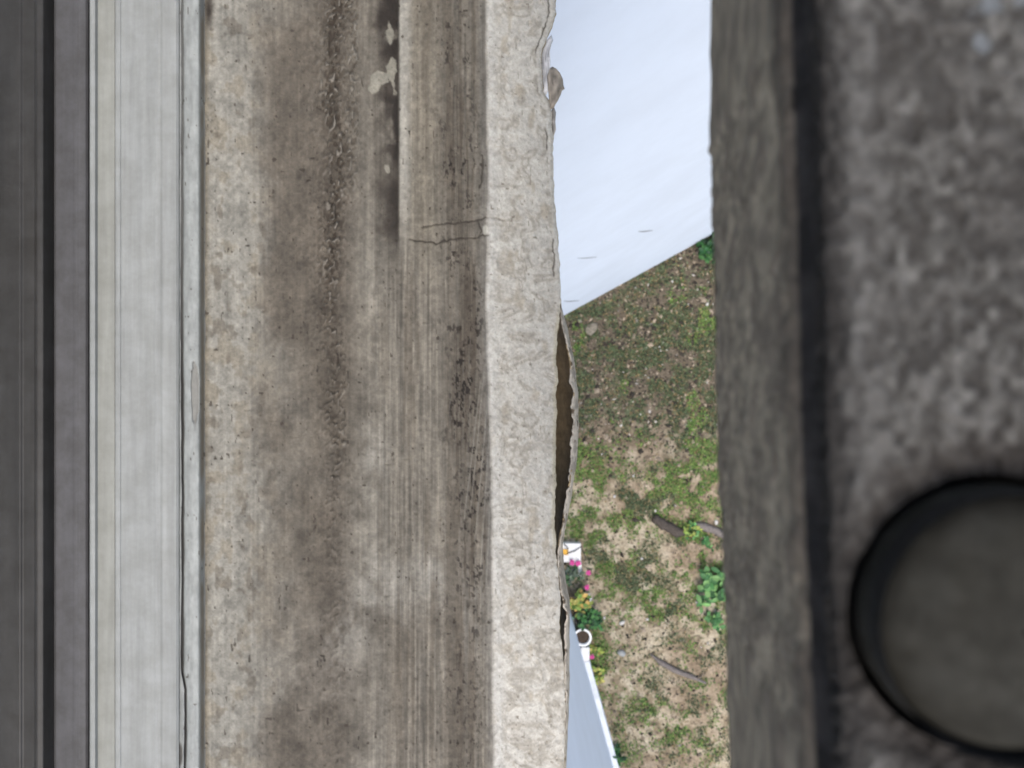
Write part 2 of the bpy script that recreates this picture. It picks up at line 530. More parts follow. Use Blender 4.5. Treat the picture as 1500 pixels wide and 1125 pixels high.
def sill_fields(PX, PY):
    nx = nose_x(PY)
    wob = PX + 10 * (fbm(PX / 60, PY / 60, 71, 3) - .5)
    big = fbm(PX / 70, PY / 110, 72, 4)
    mid = fbm(PX / 22, PY / 26, 73, 4)
    fine = fbm(PX / 6, PY / 7, 74, 3)
    stk = fbm(PX / 3.2, PY / 150, 75, 3)                 # trowel / brush streaks
    stk2 = fbm(PX / 9, PY / 260, 76, 3)
    c = np.zeros(PX.shape + (3,)) + np.array([143, 134, 122.])
    # pale left border
    pale = (1 - sst(345, 455, wob + 70 * (big - .5) + 25 * (mid - .5)))
    c = mix(c, [183, 178, 168], pale * .95)
    c = mix(c, [148, 138, 122], pale * sst(.50, .68, mid) * .75)
    c = mix(c, [120, 108, 94], pale * sst(.62, .75, fbm(PX / 16, PY / 22, 79, 3)) * .5)
    # brown drip bands
    band = gauss(wob, 440, 45) * (0.45 + .9 * sst(.35, .65, big))
    c = mix(c, [110, 99, 87], np.clip(band, 0, 1) * .8)
    band = gauss(wob, 492, 15) * (1 - .65 * sst(480, 900, PY))
    c = mix(c, [102, 91, 80], np.clip(band, 0, 1) * .7)
    c = mix(c, [160, 153, 142], gauss(wob, 545, 18) * sst(220, 420, PY) * .6 * sst(.35, .6, mid + .2))
    # blue-white smear lower down
    for a, b, ra, rb, k in ((545, 665, 14, 36, .5), (560, 880, 34, 50, .55), (635, 845, 22, 26, .6), (505, 930, 26, 30, .4), (690, 900, 16, 60, .35), (480, 1010, 50, 60, .25)):
        c = mix(c, [178, 174, 168], k * np.exp(-.5 * (((PX - a) / ra) ** 2 + ((PY - b) / rb) ** 2)) * sst(.3, .6, mid))
    for a, b, ra, rb, k in ((470, 590, 45, 110, .55), (590, 960, 40, 40, .45), (500, 1060, 60, 50, .45), (560, 910, 22, 18, .5), (420, 830, 40, 90, .35), (660, 1060, 30, 60, .35)):
        c = mix(c, [98, 88, 76], k * np.exp(-.5 * (((PX - a) / ra) ** 2 + ((PY - b) / rb) ** 2)) * sst(.3, .6, big + .1))
    # streaky right half
    sr = sst(510, 600, PX)
    c = c * (1 + (stk - .5) * .66 * (0.25 + .75 * sr))[..., None]
    c = mix(c, [158, 146, 128], gauss(PX, 622, 16) * (1 - sst(330, 460, PY)) * .6)
    c = mix(c, [112, 101, 88], sr * sst(.52, .72, stk2) * .55)
    # mould in the crease near the nose
    cx = np.interp(PY, [-100, 60, 200, 330, 460, 600, 700, 800, 960, 1200], [672, 668, 668, 676, 682, 678, 694, 688, 676, 690])
    mould = gauss(PX, cx, 19) * np.interp(PY, [-100, 0, 120, 260, 320, 420, 560, 640, 760, 860, 960, 1060, 1200], [.6, .7, .55, .8, .45, .9, .9, 1, .95, .75, .5, .45, .4])
    sp = sst(.56, .66, fbm(PX / 5, PY / 10, 81, 3) * .6 + fbm(PX / 2.6, PY / 4.4, 82, 2) * .4)
    c = mix(c, [92, 80, 68], np.clip(mould * (.3 + .8 * sst(.45, .6, stk)) * (.5 + sst(.35, .6, fbm(PX / 14, PY / 90, 84, 3))), 0, 1) * .8)
    c = mix(c, [50, 42, 36], np.clip(mould * sp * sst(.30, .62, fbm(PX / 26, PY / 60, 83, 3)) * 1.45, 0, .95))
    scr = 0
    for a, b in (((709, 545), (690, 740)), ((715, 580), (696, 790)), ((718, 610), (704, 830)), ((704, 560), (680, 760)), ((720, 690), (712, 860))):
        scr = np.maximum(scr, np.exp(-(pdist(PX, PY, [a, b]) / 1.3) ** 2))
    c = mix(c, [168, 160, 148], scr * .7)
    c = mix(c, [150, 149, 150], sst(-16, -2, PX - nx) * .3)
    # dark strip, ridge and pale scraped patches near the top
    dk = sst(536, 584, wob + 44 * (mid - .5)) * (1 - sst(582, 587, PX)) * np.interp(PY, [-100, 0, 60, 130, 150, 230, 250, 275, 335, 380, 460], [1.15, 1.15, 1, .7, .95, 1, .5, .85, .8, .2, 0]) * sst(.22, .5, mid + .2 * fine + .05)
    c = mix(c, [50, 42, 36], np.clip(dk * 1.05, 0, .95))
    rg = sst(582, 587, PX) * (1 - sst(594, 606, PX + 5 * (mid - .5))) * (1 - sst(250, 420, PY))
    c = mix(c, [196, 190, 180], rg * .85)
    for pts, r_ in (([(548, 130), (555, 112), (562, 118)], 8), ([(569, 25), (572, 75)], 1.6), ([(573, 85), (577, 138)], 4), ([(566, 246), (567, 250)], 2.5)):
        c = mix(c, [190, 184, 168], sst(r_ + 1.5, r_ - 1.5, pdist(PX, PY, pts) + 14 * (mid - .5) + 6 * (fine - .5)) * .8)
    # specks along the trowel line
    c = mix(c, [150, 138, 118], gauss(PX, 301, 3.2) * .7)
    c = mix(c, [50, 40, 34], np.exp(-.5 * (((PX - 306) / 4) ** 2 + ((PY - 14) / 16) ** 2)) * .85)
    c = c * (1.0 + (mid - .5) * (.40 - .2 * sr) + (fine - .5) * .30)[..., None]
    c = mix(c, [62, 50, 42], sst(.83, .88, fbm(PX / 5, PY / 9, 85, 2)) * .6)
    pits = sst(.90, .95, vnoise(PX / 5, PY / 8, 86))
    c = mix(c, [48, 40, 34], pits * .6 * sst(.62, .8, vnoise(PX / 60, PY / 60, 87)))
    # the pale nose
    nz_ = sst(-3, 5, PX - nx)
    ring = fbm(PX / 15 + 3 * vnoise(PX / 30, PY / 30, 90), PY / 15, 91, 3)
    cn = np.zeros(PX.shape + (3,)) + np.array([206, 198, 188.])
    cn = mix(cn, [176, 166, 152], sst(.5, .62, ring) * (1 - sst(.66, .75, ring)) * .75)
    cn = mix(cn, [214, 209, 202], sst(.52, .34, ring) * .45)
    cn = mix(cn, [188, 174, 154], sst(.64, .8, fbm(PX / 20, PY / 34, 93, 3)) * .75)
    cn = mix(cn, [212, 208, 204], gauss(PX, nx + 8, 7) * .6)
    cn = cn * (1 + (fine - .5) * .20)[..., None]
    cn = mix(cn, [120, 106, 90], sst(.90, .95, vnoise(PX / 3, PY / 6, 94)) * .6)
    cn = mix(cn, [214, 200, 168], sst(-7, -2, PX - rim(PY)) * sst(440, 470, PY) * (1 - sst(780, 840, PY)) * .7)
    c = c * (1 - nz_)[..., None] + cn * nz_[..., None]
    ck = 0
    for k, pts in enumerate(CRACKS):
        ck = np.maximum(ck, np.exp(-((pdist(PX + 5 * (fbm(PX / 7, PY / 7, 95, 2) - .5), PY + 6 * (fbm(PX / 8, PY / 8, 96, 2) - .5), pts)) / 1.25) ** 2))
    c = mix(c, [52, 44, 38], ck * (1 - .75 * nz_) * .65)
    chip = sst(6, 3.5, np.hypot((PX - 711) * 1.2, (PY - 337) * .6))
    c = mix(c, [222, 218, 205], chip * .8)
    ed = rim(PY) - 5 - 5 * vnoise(PY / 60, 0 * PY, 201)
    el = np.exp(-((PX - ed + 3 * (fbm(PX / 6, PY / 9, 202, 2) - .5)) / 1.0) ** 2) * sst(.5, .62, fbm(PY / 34, 0 * PY, 203, 3)) * (1 - sst(400, 450, PY))
    c = mix(c, [66, 56, 48], el * .85)
    c = mix(c, [222, 218, 212], sst(0, 3, PX - ed) * (1 - sst(400, 450, PY)) * .5)
    g_ = c.mean(-1, keepdims=True)
    c = (g_ + (c - g_) * (.78 - .12 * nz_[..., None])) * np.array([1.0, 1.006, .985]) 
    # relief, metres upward
    rel = .0007 * (mid - .5) + .0009 * (fine - .5) + .0009 * (stk - .5) * (.4 + sr) * (1 - nz_)
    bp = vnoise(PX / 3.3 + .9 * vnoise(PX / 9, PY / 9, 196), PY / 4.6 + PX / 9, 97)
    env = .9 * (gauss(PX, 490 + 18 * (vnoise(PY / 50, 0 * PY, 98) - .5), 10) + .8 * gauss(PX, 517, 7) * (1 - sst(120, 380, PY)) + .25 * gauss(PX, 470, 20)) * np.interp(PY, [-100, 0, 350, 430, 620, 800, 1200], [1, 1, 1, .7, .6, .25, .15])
    rel = rel + .0038 * env * sst(.55, .85, bp) - .0012 * env * sst(.4, .2, bp)
    rel = rel + .0028 * rg + .0012 * gauss(PX, nx + 7, 6) - .0012 * ck - .0008 * pits
    rel = rel + nz_ * (.0008 * (ring - .5) + .0008 * (fine - .5)) + .0010 * (vnoise(PX / 45, PY / 80, 99) - .5)
    rel = rel + .0008 * scr
    rel = rel - .0016 * sst(-4, 0, PX - rim(PY))
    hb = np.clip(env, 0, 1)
    c = mix(c, [205, 198, 186], hb * sst(.72, .95, bp) * .6)  # highlights on the bumps, painted into the colour
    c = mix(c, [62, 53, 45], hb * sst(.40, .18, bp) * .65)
    return nx, c, rel

def sill_part(name, a, b, rows, m):
    u = np.linspace(0, 1, a['n'])
    PY = np.repeat(rows[:, None], a['n'], 1)
    lo, hi = a['lo'](rows)[:, None], a['hi'](rows)[:, None]
    PX = lo + (hi - lo) * u[None]
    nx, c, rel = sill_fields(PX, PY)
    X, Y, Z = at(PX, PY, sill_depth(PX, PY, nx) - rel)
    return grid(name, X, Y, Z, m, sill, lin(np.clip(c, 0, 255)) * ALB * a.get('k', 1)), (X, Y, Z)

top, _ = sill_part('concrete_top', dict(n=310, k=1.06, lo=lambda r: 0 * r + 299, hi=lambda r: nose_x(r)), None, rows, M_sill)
nose, (NX, NY, NZ) = sill_part('painted_nose', dict(n=90, k=1.34, lo=lambda r: nose_x(r), hi=rim), None, rows, M_sill)
nose['label'] = 'paler painted outer nose of the sill'
# broken outer face under the rim (brown, where paint came off) and the underside
ex, ey, ez = NX[:, -1], NY[:, -1], NZ[:, -1]
lev = np.array([0, .0012, .004, .010, .022, .040, .062, .085])
inn = np.array([0, -.0002, .0016, .006, .010, .012, .012, .012])
nzf = fbm(ey[:, None] * 90, lev[None] * 300, 101, 3) - .5
FX = ex[:, None] - inn[None] - .0015 * nzf * (lev[None] > 0)
FY = np.repeat(ey[:, None], len(lev), 1)
FZ = ez[:, None] - lev[None]
fc = np.zeros(FX.shape + (3,)) + np.array([128, 100, 66.])
fc = mix(fc, [205, 186, 148], (lev[None] < .003) * 1.0 + 0 * FX)
fc = mix(fc, [84, 62, 40], sst(.5, .7, fbm(FY * 60, FZ * 60, 103, 3)) * (lev[None] > .003))
grid('broken_edge_face', FX, FY, FZ, M_sill, sill, lin(fc) * ALB)
n = len(ex)
UX = np.stack([FX[:, -1], np.full(n, bayx - .01)], 1)
grid('underside', UX, np.repeat(ey[:, None], 2, 1), np.stack([FZ[:, -1], np.full(n, H - .722)], 1), M_sill, sill, np.zeros((n, 2, 3)) + lin([140, 132, 120]) * ALB)

# the strip of paint that has let go and bows away from the edge
OY = np.array([440, 447, 470, 497, 533, 556, 579, 611, 640, 664, 690, 711, 735, 753, 778, 800, 836, 860, 877, 904, 930, 952, 980, 1020, 1060, 1102, 1160])
OX = np.array([822, 823, 828, 833.5, 841, 843.5, 846, 847, 846.5, 845.5, 842, 839, 835.5, 832, 827, 824, 822, 825, 829, 833, 833, 832, 832, 832, 831, 829, 828.])
M_peel_in = mat('torn_brown_underside', (0.30, 0.215, 0.12), 0.95, nscale=120, namt=0.22, bump=0.4, bscale=200, bdist=0.001)
def ribbon(name, y0, y1, mats, rgb, inset, tmax, rag, seed, thick):
    ry = np.arange(y0, y1, 1.5)
    k = 22
    T = (np.concatenate([np.linspace(0, .09, 8), np.linspace(.12, 1, 14)]) if tmax == 1 else np.linspace(0, tmax, 22))[None]
    end = np.clip(np.minimum((ry - y0) / 30, (y1 - ry) / 40), 0, 1)
    dtop = .633 + .004 * vnoise(ry / 40., 0 * ry, 114) + .002 * fbm(ry / 9., 0 * ry, 115, 3)
    x0, yy, _ = at(np.interp(ry, OY, OX) + 2.2 * (fbm(ry / 13., 0 * ry, 111, 3) - .5), ry, dtop)
    xr, _, _ = at(rim(ry), ry, .632)
    T0 = rag * np.clip(fbm(ry / 12., 0 * ry, seed, 3) - .25, 0, 1) * end       # ragged upper edge
    U = T0[:, None] + (1 - T0[:, None] / max(tmax, .01)) * T
    wave = .0012 * (fbm(ry[:, None] / 22, U * 3, 116, 3) - .5)
    X = xr[:, None] - .0005 + (x0 - xr)[:, None] * (1 - U ** 2.6) - .013 * U ** 3 + .002 * np.sin(np.pi * U) * end[:, None] + wave - inset
    Z = (H - dtop)[:, None] - .115 * U
    if not rag:          # lip that curls back over the opening
        lw = .0046 * np.clip(fbm(ry / 17., 0 * ry, 211, 4) * 1.9 - .25, .12, 1.1) * np.interp(ry, [450, 520, 600, 690, 760, 830, 1160], [.3, .9, 1, .9, .5, .45, .4])
        lt = np.clip(1 - U / .09, 0, 1)
        X = X - lw[:, None] * lt ** 1.4
        Z = Z - .0012 * lt ** 2 + .0016 * (fbm(ry[:, None] / 8, U * 40, 212, 3) - .5) * lt
    Y = np.repeat(yy[:, None], k, 1)
    c = np.zeros(X.shape + (3,)) + np.array(rgb, float)
    c = mix(c, [84, 70, 54], sst(.62, .72, fbm(ry[:, None] / 9, U * 30, 213, 3)) * (U < .09) * .8)
    c = mix(c, np.array(rgb, float) * .8, sst(.5, .7, fbm(Y * 120, Z * 120, seed + 7, 3)))
    o = grid(name, X, Y, Z, mats[0], sill, lin(c) * ALB * 1.5)
    for m in mats[1:]:
        o.data.materials.append(m)
    sm = o.modifiers.new('thickness', 'SOLIDIFY')
    sm.thickness = thick
    sm.offset = -1
    sm.material_offset = len(mats) - 1
    sm.use_rim = True
    return o
ribbon('peeling_paint', 442, 1160, (M_peel_out, M_peel_in), (206, 198, 184), 0, 1.0, 0.0, 111, .0012)['label'] = 'strip of pale paint bowing away from the sill edge'
ribbon('peeling_underlayer', 505, 800, (M_peel_out,), (176, 156, 120), .0022, .16, .28, 121, .0009)['label'] = 'torn tan layer inside the peeling paint'

# curled flake and bare white plaster near the top
def flake(name, outline, dz, lift, m, rgb, thick=.0009, curl=.004, alb=.72):
    o_ = np.array(outline, float)
    c = o_.mean(0)
    rings = [0.0, .3, .55, .8, 1.0]
    v, cl = [], []
    for r_ in rings[1:]:
        for k, p in enumerate(o_):
            q = c + (p - c) * r_
            x, y, z = at(q[0], q[1], dz - lift * (1 - r_ ** 2) + curl * r_ ** 3 * math.sin(k * 1.7) * .3)
            v.append((float(x), float(y), float(z)))
            cl.append(np.array(rgb) * (1.0 - .25 * random.random() - .18 * (r_ < .6)))
    x, y, z = at(c[0], c[1], dz - lift)
    v.append((float(x), float(y), float(z)))
    cl.append(np.array(rgb) * .9)
    nn = len(o_)
    f = [(nn * i + k, nn * (i + 1) + k, nn * (i + 1) + (k + 1) % nn, nn * i + (k + 1) % nn) for i in range(len(rings) - 2) for k in range(nn)]
    f += [(len(v) - 1, k, (k + 1) % nn) for k in range(nn)]
    o = part(name, v, f, m, sill, True, lin(np.clip(cl, 0, 255)) * alb)
    s_ = o.modifiers.new('thickness', 'SOLIDIFY')
    s_.thickness = thick
    return o
flake('paint_flake', [(805, 102), (809, 99), (815, 101), (820, 107), (823, 116), (824, 126), (826.5, 131), (823, 132), (820, 138), (816, 147), (812, 157), (808, 160), (805, 155), (805, 143), (803, 128), (802.5, 112)],
      .630, .004, M_peel_out, (190, 180, 166), curl=.012)['label'] = 'curled grey paint flake standing off the sill edge'
flake('paint_flake', [(810, 156), (813, 165), (812, 178), (814, 190), (811, 200), (807, 192), (806, 172)], .640, .002, M_peel_out, (206, 202, 196))
flake('bare_plaster', [(807, 52), (809, 60), (805, 70), (806, 88), (805, 104), (804, 128), (801, 138), (794, 142), (791, 120), (791, 92), (795, 72), (801, 60)],
      .636, .0005, M_peel_out, (236, 238, 242), thick=.0012, alb=.8)
flake('paint_flake', [(801, 12), (807, 5), (812, 14), (810, 26), (803, 30), (800, 22)], .6345, .003, M_peel_out, (178, 172, 164))

# ------------------------------------------------------------------ sealant bead with its long crack
PX, PY = np.meshgrid(np.linspace(259, 304, 60), rows)
crk = np.interp(PY, [-620, 200, 500, 700, 950, 985, 1010, 1125, 1760], [267, 267, 266.5, 268, 267, 267, 272, 271, 270]) + 1.6 * (fbm(PY / 30, 0 * PY, 131, 3) - .5)
cd = np.exp(-((PX - crk) / (1.3 + .8 * vnoise(PY / 40, 0 * PY, 132))) ** 2) * np.interp(PY, [0, 330, 480, 560, 700], [.55, .6, .8, 1, 1])
cc = np.zeros(PX.shape + (3,)) + np.array([184, 188, 184.])
cc = cc * (1 + .16 * (fbm(PX / 5, PY / 40, 133, 3) - .5) + .2 * (fbm(PX / 9, PY / 16, 134, 3) - .5))[..., None]
pat = sst(6.5, 4.5, np.hypot((PX - 285) * 1.0, (PY - 575) * .115) + 3 * (fbm(PX / 8, PY / 14, 136, 2) - .5))
cc = mix(cc, [156, 154, 146], pat * .85)
pat2 = sst(7, 4, np.hypot((PX - 262) * 1.0, (PY - 1105) * .32))
cc = mix(cc, [96, 92, 86], pat2 * .8)
cc = mix(cc, [152, 136, 112], gauss(PX, 297, 2.2) * .75 * sst(.3, .6, fbm(PX / 9, PY / 60, 137, 3) + .1))
cc = mix(cc, [206, 204, 198], gauss(PX, 300.5, 1.3) * .7)
cc = mix(cc, [92, 84, 76], sst(.83, .88, fbm(PX / 4, PY / 8, 138, 2)) * .7)
cc = mix(cc, [58, 54, 50], cd * .95)
dd = .590 + .012 * sst(290, 304, PX) - .004 * np.sin(np.clip((PX - 259) / 40, 0, 1) * np.pi) + .004 * cd + .0015 * pat - .001 * (fbm(PX / 8, PY / 20, 139, 3) - .5)
X, Y, Z = at(PX, PY, dd)
ck = grid('sealant_bead', X, Y, Z, M_caulk, sill, lin(np.clip(cc, 0, 255)) * ALB)
ck['label'] = 'white sealant bead split by a long crack'

# ------------------------------------------------------------------ window frame on the left: profiles running along the sill
wx0, _, _ = at(60, CY, .5)
win = thing('window_frame', 'aluminium sliding window frame with white outer profile and dark track', 'window', (float(wx0), 0, H - .62))
Y0, Y1 = -.95, 1.2
def profile(name, pts, m, base=.62):
    """pts: (px, depth) left to right, extruded along the sill, closed below"""
    xs = [float(at(p, CY, d)[0]) for p, d in pts]
    zs = [H - d for _, d in pts]
    v, f = [], []
    ys = np.linspace(Y0, Y1, 60)
    loop = [(x, z) for x, z in zip(xs, zs)] + [(xs[-1], H - base), (xs[0], H - base)]
    k = len(loop)
    for y in ys:
        for x, z in loop:
            v.append((x, y, z))
    for i in range(len(ys) - 1):
        for j in range(k):
            a, b = i * k + j, i * k + (j + 1) % k
            f.append((a, b, b + k, a + k))
    f += [tuple(range(k))[::-1], tuple(range((len(ys) - 1) * k, len(ys) * k))]
    return part(name, v, f, m, win)
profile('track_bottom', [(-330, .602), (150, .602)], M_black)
bevel(profile('sash_rail', [(-330, .575), (30, .575), (33, .5765), (50, .5765), (54, .575), (63, .576)], M_shaded_al, .60), .0012)
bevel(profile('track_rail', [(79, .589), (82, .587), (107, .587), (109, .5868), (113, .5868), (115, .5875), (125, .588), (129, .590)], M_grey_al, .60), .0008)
bevel(profile('frame_lip', [(131, .582), (132, .580), (139, .580), (141, .582)], M_white_al, .601), .0008)
profile('outer_profile', [(141.5, .584), (168, .584)], M_cream_al)
bevel(profile('profile_rib', [(168.2, .5842), (170, .5835), (174.5, .5835), (176.8, .5842)], M_white_al), .0005)
profile('outer_profile', [(177, .5848), (228, .5848), (231, .5855), (235, .5855), (238, .5848), (258, .5852), (262, .587), (264, .6)], M_white_al)
# sash standing on the rail: stiles, head and pane, seen only from other positions
sx0, sx1 = float(at(-260, CY, .575)[0]), float(at(-190, CY, .575)[0])
for y0 in (Y0, .1, Y1 - .07):
    part('stile', *box_vf(sx0, sx1, y0, y0 + .07, H - .574, H + 1.0), M_shaded_al, win)
part('head_rail', *box_vf(sx0, sx1, Y0, Y1, H + 1.002, H + 1.07), M_shaded_al, win)
part('glass_pane', *box_vf((sx0 + sx1) / 2 - .003, (sx0 + sx1) / 2 + .003, Y0 + .072, .098, H - .574, H + 1.0), M_glass, win)
part('glass_pane', *box_vf((sx0 + sx1) / 2 - .003, (sx0 + sx1) / 2 + .003, .172, Y1 - .072, H - .574, H + 1.0), M_glass, win)
part('inner_wall', *box_vf(-2.4, sx1 - .012, -1.6, 1.25, H - .69, H - .603), M_wall, bld)

# ------------------------------------------------------------------ concrete ledge on the right, close to the lens
TOPD, STEP, BOT = .160, .179, .278
def lx(py):              # left edge of the ledge top, photo pixels
    return np.interp(py, [-1500, 0, 300, 560, 800, 1125, 2600], [1178, 1186, 1194, 1199, 1206, 1222, 1262])
rows2 = np.concatenate([np.arange(-3200, -30, 60.), np.arange(-30, 1160, 3.5), np.arange(1170, 2900, 60.)])
cols2 = np.concatenate([np.linspace(0, 330, 110), np.linspace(345, 3200, 40)])
PX = lx(rows2)[:, None] + cols2[None]
PY = np.repeat(rows2[:, None], len(cols2), 1)
ledge = thing('concrete_ledge', 'rough dark grey concrete ledge with a pipe coming through it', 'ledge', (.5, 0, H - BOT))
blob = fbm(PX / 17 + .6 * vnoise(PX / 50, PY / 50, 142), PY / 20, 141, 4)
blob2 = fbm(PX / 85, PY / 120, 143, 3)
c = np.zeros(PX.shape + (3,)) + np.array([104, 102, 96.])
c = mix(c, [136, 133, 127], sst(.46, .66, blob) * .9)
c = mix(c, [76, 72, 67], sst(.50, .36, blob) * .75)
c = mix(c, [78, 74, 69], sst(.45, .62, blob2) * .4 * sst(40, 180, PX - lx(PY)))
c = mix(c, [128, 126, 122], gauss(PX - lx(PY), 40, 40) * .55)
c = mix(c, [172, 170, 163], sst(.72, .92, vnoise(PX / 17 + .7 * blob, PY / 20, 149)) * .55 * sst(.4, .6, blob))
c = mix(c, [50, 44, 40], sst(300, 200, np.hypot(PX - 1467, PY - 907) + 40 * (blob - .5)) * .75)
for a, b, r_ in ((1438, 64, 9), (1452, 4, 20), (1495, -6, 14)):
    c = mix(c, [158, 164, 168], sst(r_ + 5, r_ - 6, np.hypot(PX - a, (PY - b) * 1.2) + 60 * (blob - .5)) * .9)
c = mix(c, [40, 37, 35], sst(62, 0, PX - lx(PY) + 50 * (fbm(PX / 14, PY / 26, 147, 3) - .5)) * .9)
relief = .0019 * (blob - .5) + .0009 * (fbm(PX / 9, PY / 9, 145, 2) - .5)
edge = sst(14, 0, PX - lx(PY) + 8 * (vnoise(PX / 12, PY / 14, 146) - .5))
dish = sst(290, 195, np.hypot(PX - 1467, PY - 907)) ** 1.5           # the topping sags into the hole
X, Y, Z = at(PX, PY, TOPD - relief + .003 * edge + .003 * sst(60, 0, PX - lx(PY)) + .005 * dish)
SHADE_K = .30  # darkens the weathered concrete: shade over the ledge put into its colour
# hole for the pipe
pcx, pcy, _ = (float(q) for q in at(1467, 907, TOPD))
R_HOLE, R_PIPE = .0272, .0252
v = np.stack([X, Y, Z], -1).reshape(-1, 3)
rr = np.hypot(v[:, 0] - pcx, v[:, 1] - pcy)
near_h = (rr < R_HOLE + .0008)
f = gridfaces(*X.shape)
keep = ~near_h[f].any(1)
# snap vertices just outside the hole on to its rim so that the opening is round
cand = np.zeros(len(v), bool)
bf = f[~keep]
cand[bf.ravel()] = True
cand &= ~near_h
sc_ = R_HOLE / rr[cand]
v[cand, 0] = pcx + (v[cand, 0] - pcx) * sc_
v[cand, 1] = pcy + (v[cand, 1] - pcy) * sc_
me = fastmesh('rough_top', v - np.asarray(ledge.location), f[keep], True, (lin(np.clip(c, 0, 255)) * SHADE_K).reshape(-1, 3))
o = link('rough_top', me, M_slab, ledge)
o['label'] = 'mottled rough cement topping of the ledge'
vh, fh = lathe_vf((pcx, pcy, H), [(R_HOLE + .001, -TOPD - .0035), (R_HOLE, -TOPD - .008), (R_HOLE, -BOT)], 48)
part('hole_lining', vh, fh, M_pipe_side, ledge, True)
# edge of the topping (a dark step), then the side face of the slab
xe, ye = X[:, 0], Y[:, 0]
ze = Z[:, 0]
k = np.linspace(0, 1, 10)
SX = xe[:, None] + (.0009 * (fbm(ye[:, None] * 95, k[None] * 3, 151, 3) - .5)) * np.sin(np.pi * k[None]) + .002 * np.sin(np.pi * k[None])
SY = np.repeat(ye[:, None], 10, 1)
SZ = ze[:, None] + (H - STEP - ze)[:, None] * k[None]
sc3 = np.zeros(SX.shape + (3,)) + np.array([42, 39, 38.])
sc3 = mix(sc3, [82, 78, 74], sst(.7, .0, k[None] + .5 * (fbm(SY * 70, SZ * 60, 153, 3) - .5)) * .7)
sc3 = mix(sc3, [66, 62, 60], sst(.45, .75, fbm(SY * 110, SZ * 130, 152, 3)))
grid('topping_edge', SX, SY, SZ, M_slab, ledge, lin(sc3) * .62)
fx0 = xe - .0016
kz = np.linspace(0, 1, 90)
wv = fbm(ye[:, None] * 150 + 6 * kz[None], kz[None] * 17 + 2.2 * vnoise(ye[:, None] * 150, kz[None] * 6, 160), 161, 3)
SX = fx0[:, None] + .0026 * (wv - .5) + .0010 * (fbm(ye[:, None] * 350, kz[None] * 26, 162, 2) - .5) + .004 * (1 - np.clip(kz / .05, 0, 1))[None] * 0
SX[:, 0] += .002
SX[:, 1] += .001
SY = np.repeat(ye[:, None], 90, 1)
SZ = np.repeat((H - STEP - (BOT - STEP) * kz)[None], len(ye), 0)
sc3 = np.zeros(SX.shape + (3,)) + np.array([94, 90, 82.])
sc3 = mix(sc3, [116, 110, 100], sst(.5, .66, wv) * .8)
sc3 = mix(sc3, [78, 73, 68], sst(.5, .36, wv) * .7)
sc3 = mix(sc3, [52, 49, 46], sst(.14, .0, kz[None] + .16 * (fbm(ye[:, None] * 60, kz[None] * 8, 164, 3) - .5)) * .85)
sc3 = sc3 * (1 + .35 * (fbm(ye[:, None] * 300, kz[None] * 40, 165, 2) - .5))[..., None]
o = grid('slab_side', SX, SY, SZ, M_slab, ledge, lin(sc3) * np.array([1.98, 1.86, 1.68]))
bx0 = xe
for nm, zl, ins in (('slab_step', H - STEP, 0.0), ('slab_underside', H - BOT, .0)):
    a = np.stack([fx0 + (.002 if nm == 'slab_step' else .0), np.full(len(xe), 1.0 if nm == 'slab_underside' else float(xe.max()) + .02)], 1)
    b = np.repeat(ye[:, None], 2, 1)
    z_ = np.full(a.shape, zl)
    if nm == 'slab_step':
        a[:, 1] = xe + .003
    grid(nm, a, b, z_, M_slab, ledge, np.zeros(a.shape + (3,)) + lin([84, 80, 76]) * SHADE_K, smooth=False)

pipe = thing('rainwater_pipe', 'capped grey rainwater pipe standing in the ledge hole', 'pipe', (pcx, pcy, H - .315))
v, f = tube_vf([(pcx, pcy, H - .153), (pcx, pcy, H - .29), (pcx + .009, pcy, H - .311), (pcx + .035, pcy, H - .32), (pcx + .6, pcy, H - .332)], R_PIPE - .0006, 40, False)
part('pipe_body', v, f, M_pipe_side, pipe, True)
v, f = lathe_vf((pcx, pcy, H - .1515), [(R_PIPE, -.013), (R_PIPE - .0004, -.009), (R_PIPE - .0014, -.0062), (R_PIPE - .0030, -.0040), (R_PIPE - .0052, -.0024), (R_PIPE - .008, -.0012), (R_PIPE - .012, -.0004), (.006, 0), (.0005, .0001)], 48)
part('pipe_cap', v, f, M_pipe, pipe, True)
v, f = lathe_vf((pcx, pcy, H - .282), [(R_PIPE + .0005, 0), (R_PIPE + .003, -.003), (R_PIPE + .003, -.012), (R_PIPE + .0005, -.015)], 40)
part('pipe_collar', v, f, M_pipe, pipe, True)

# ------------------------------------------------------------------ things on the ground
def leaf(v, f, c, base, yaw, L_, W_, rise, droop, rgb, fold=.25):
    d = Vector((math.cos(yaw), math.sin(yaw), 0))
    s_ = Vector((-d.y, d.x, 0))
    b = Vector(base)
    i = len(v)
    prof = [(0, .08), (.25, .75), (.5, 1), (.78, .7), (1, .04)]
    for t, w_ in prof:
        p = b + d * (L_ * t) + Vector((0, 0, rise * t * 2 - droop * t * t))
        for q in (-1, 0, 1):
            v.append(tuple(p + s_ * (W_ * w_ * q) + Vector((0, 0, fold * W_ * w_ * abs(q)))))
            c.append(rgb)
    for k in range(4):
        a = i + 3 * k
        f += [(a, a + 1, a + 4, a + 3), (a + 1, a + 2, a + 5, a + 4)]

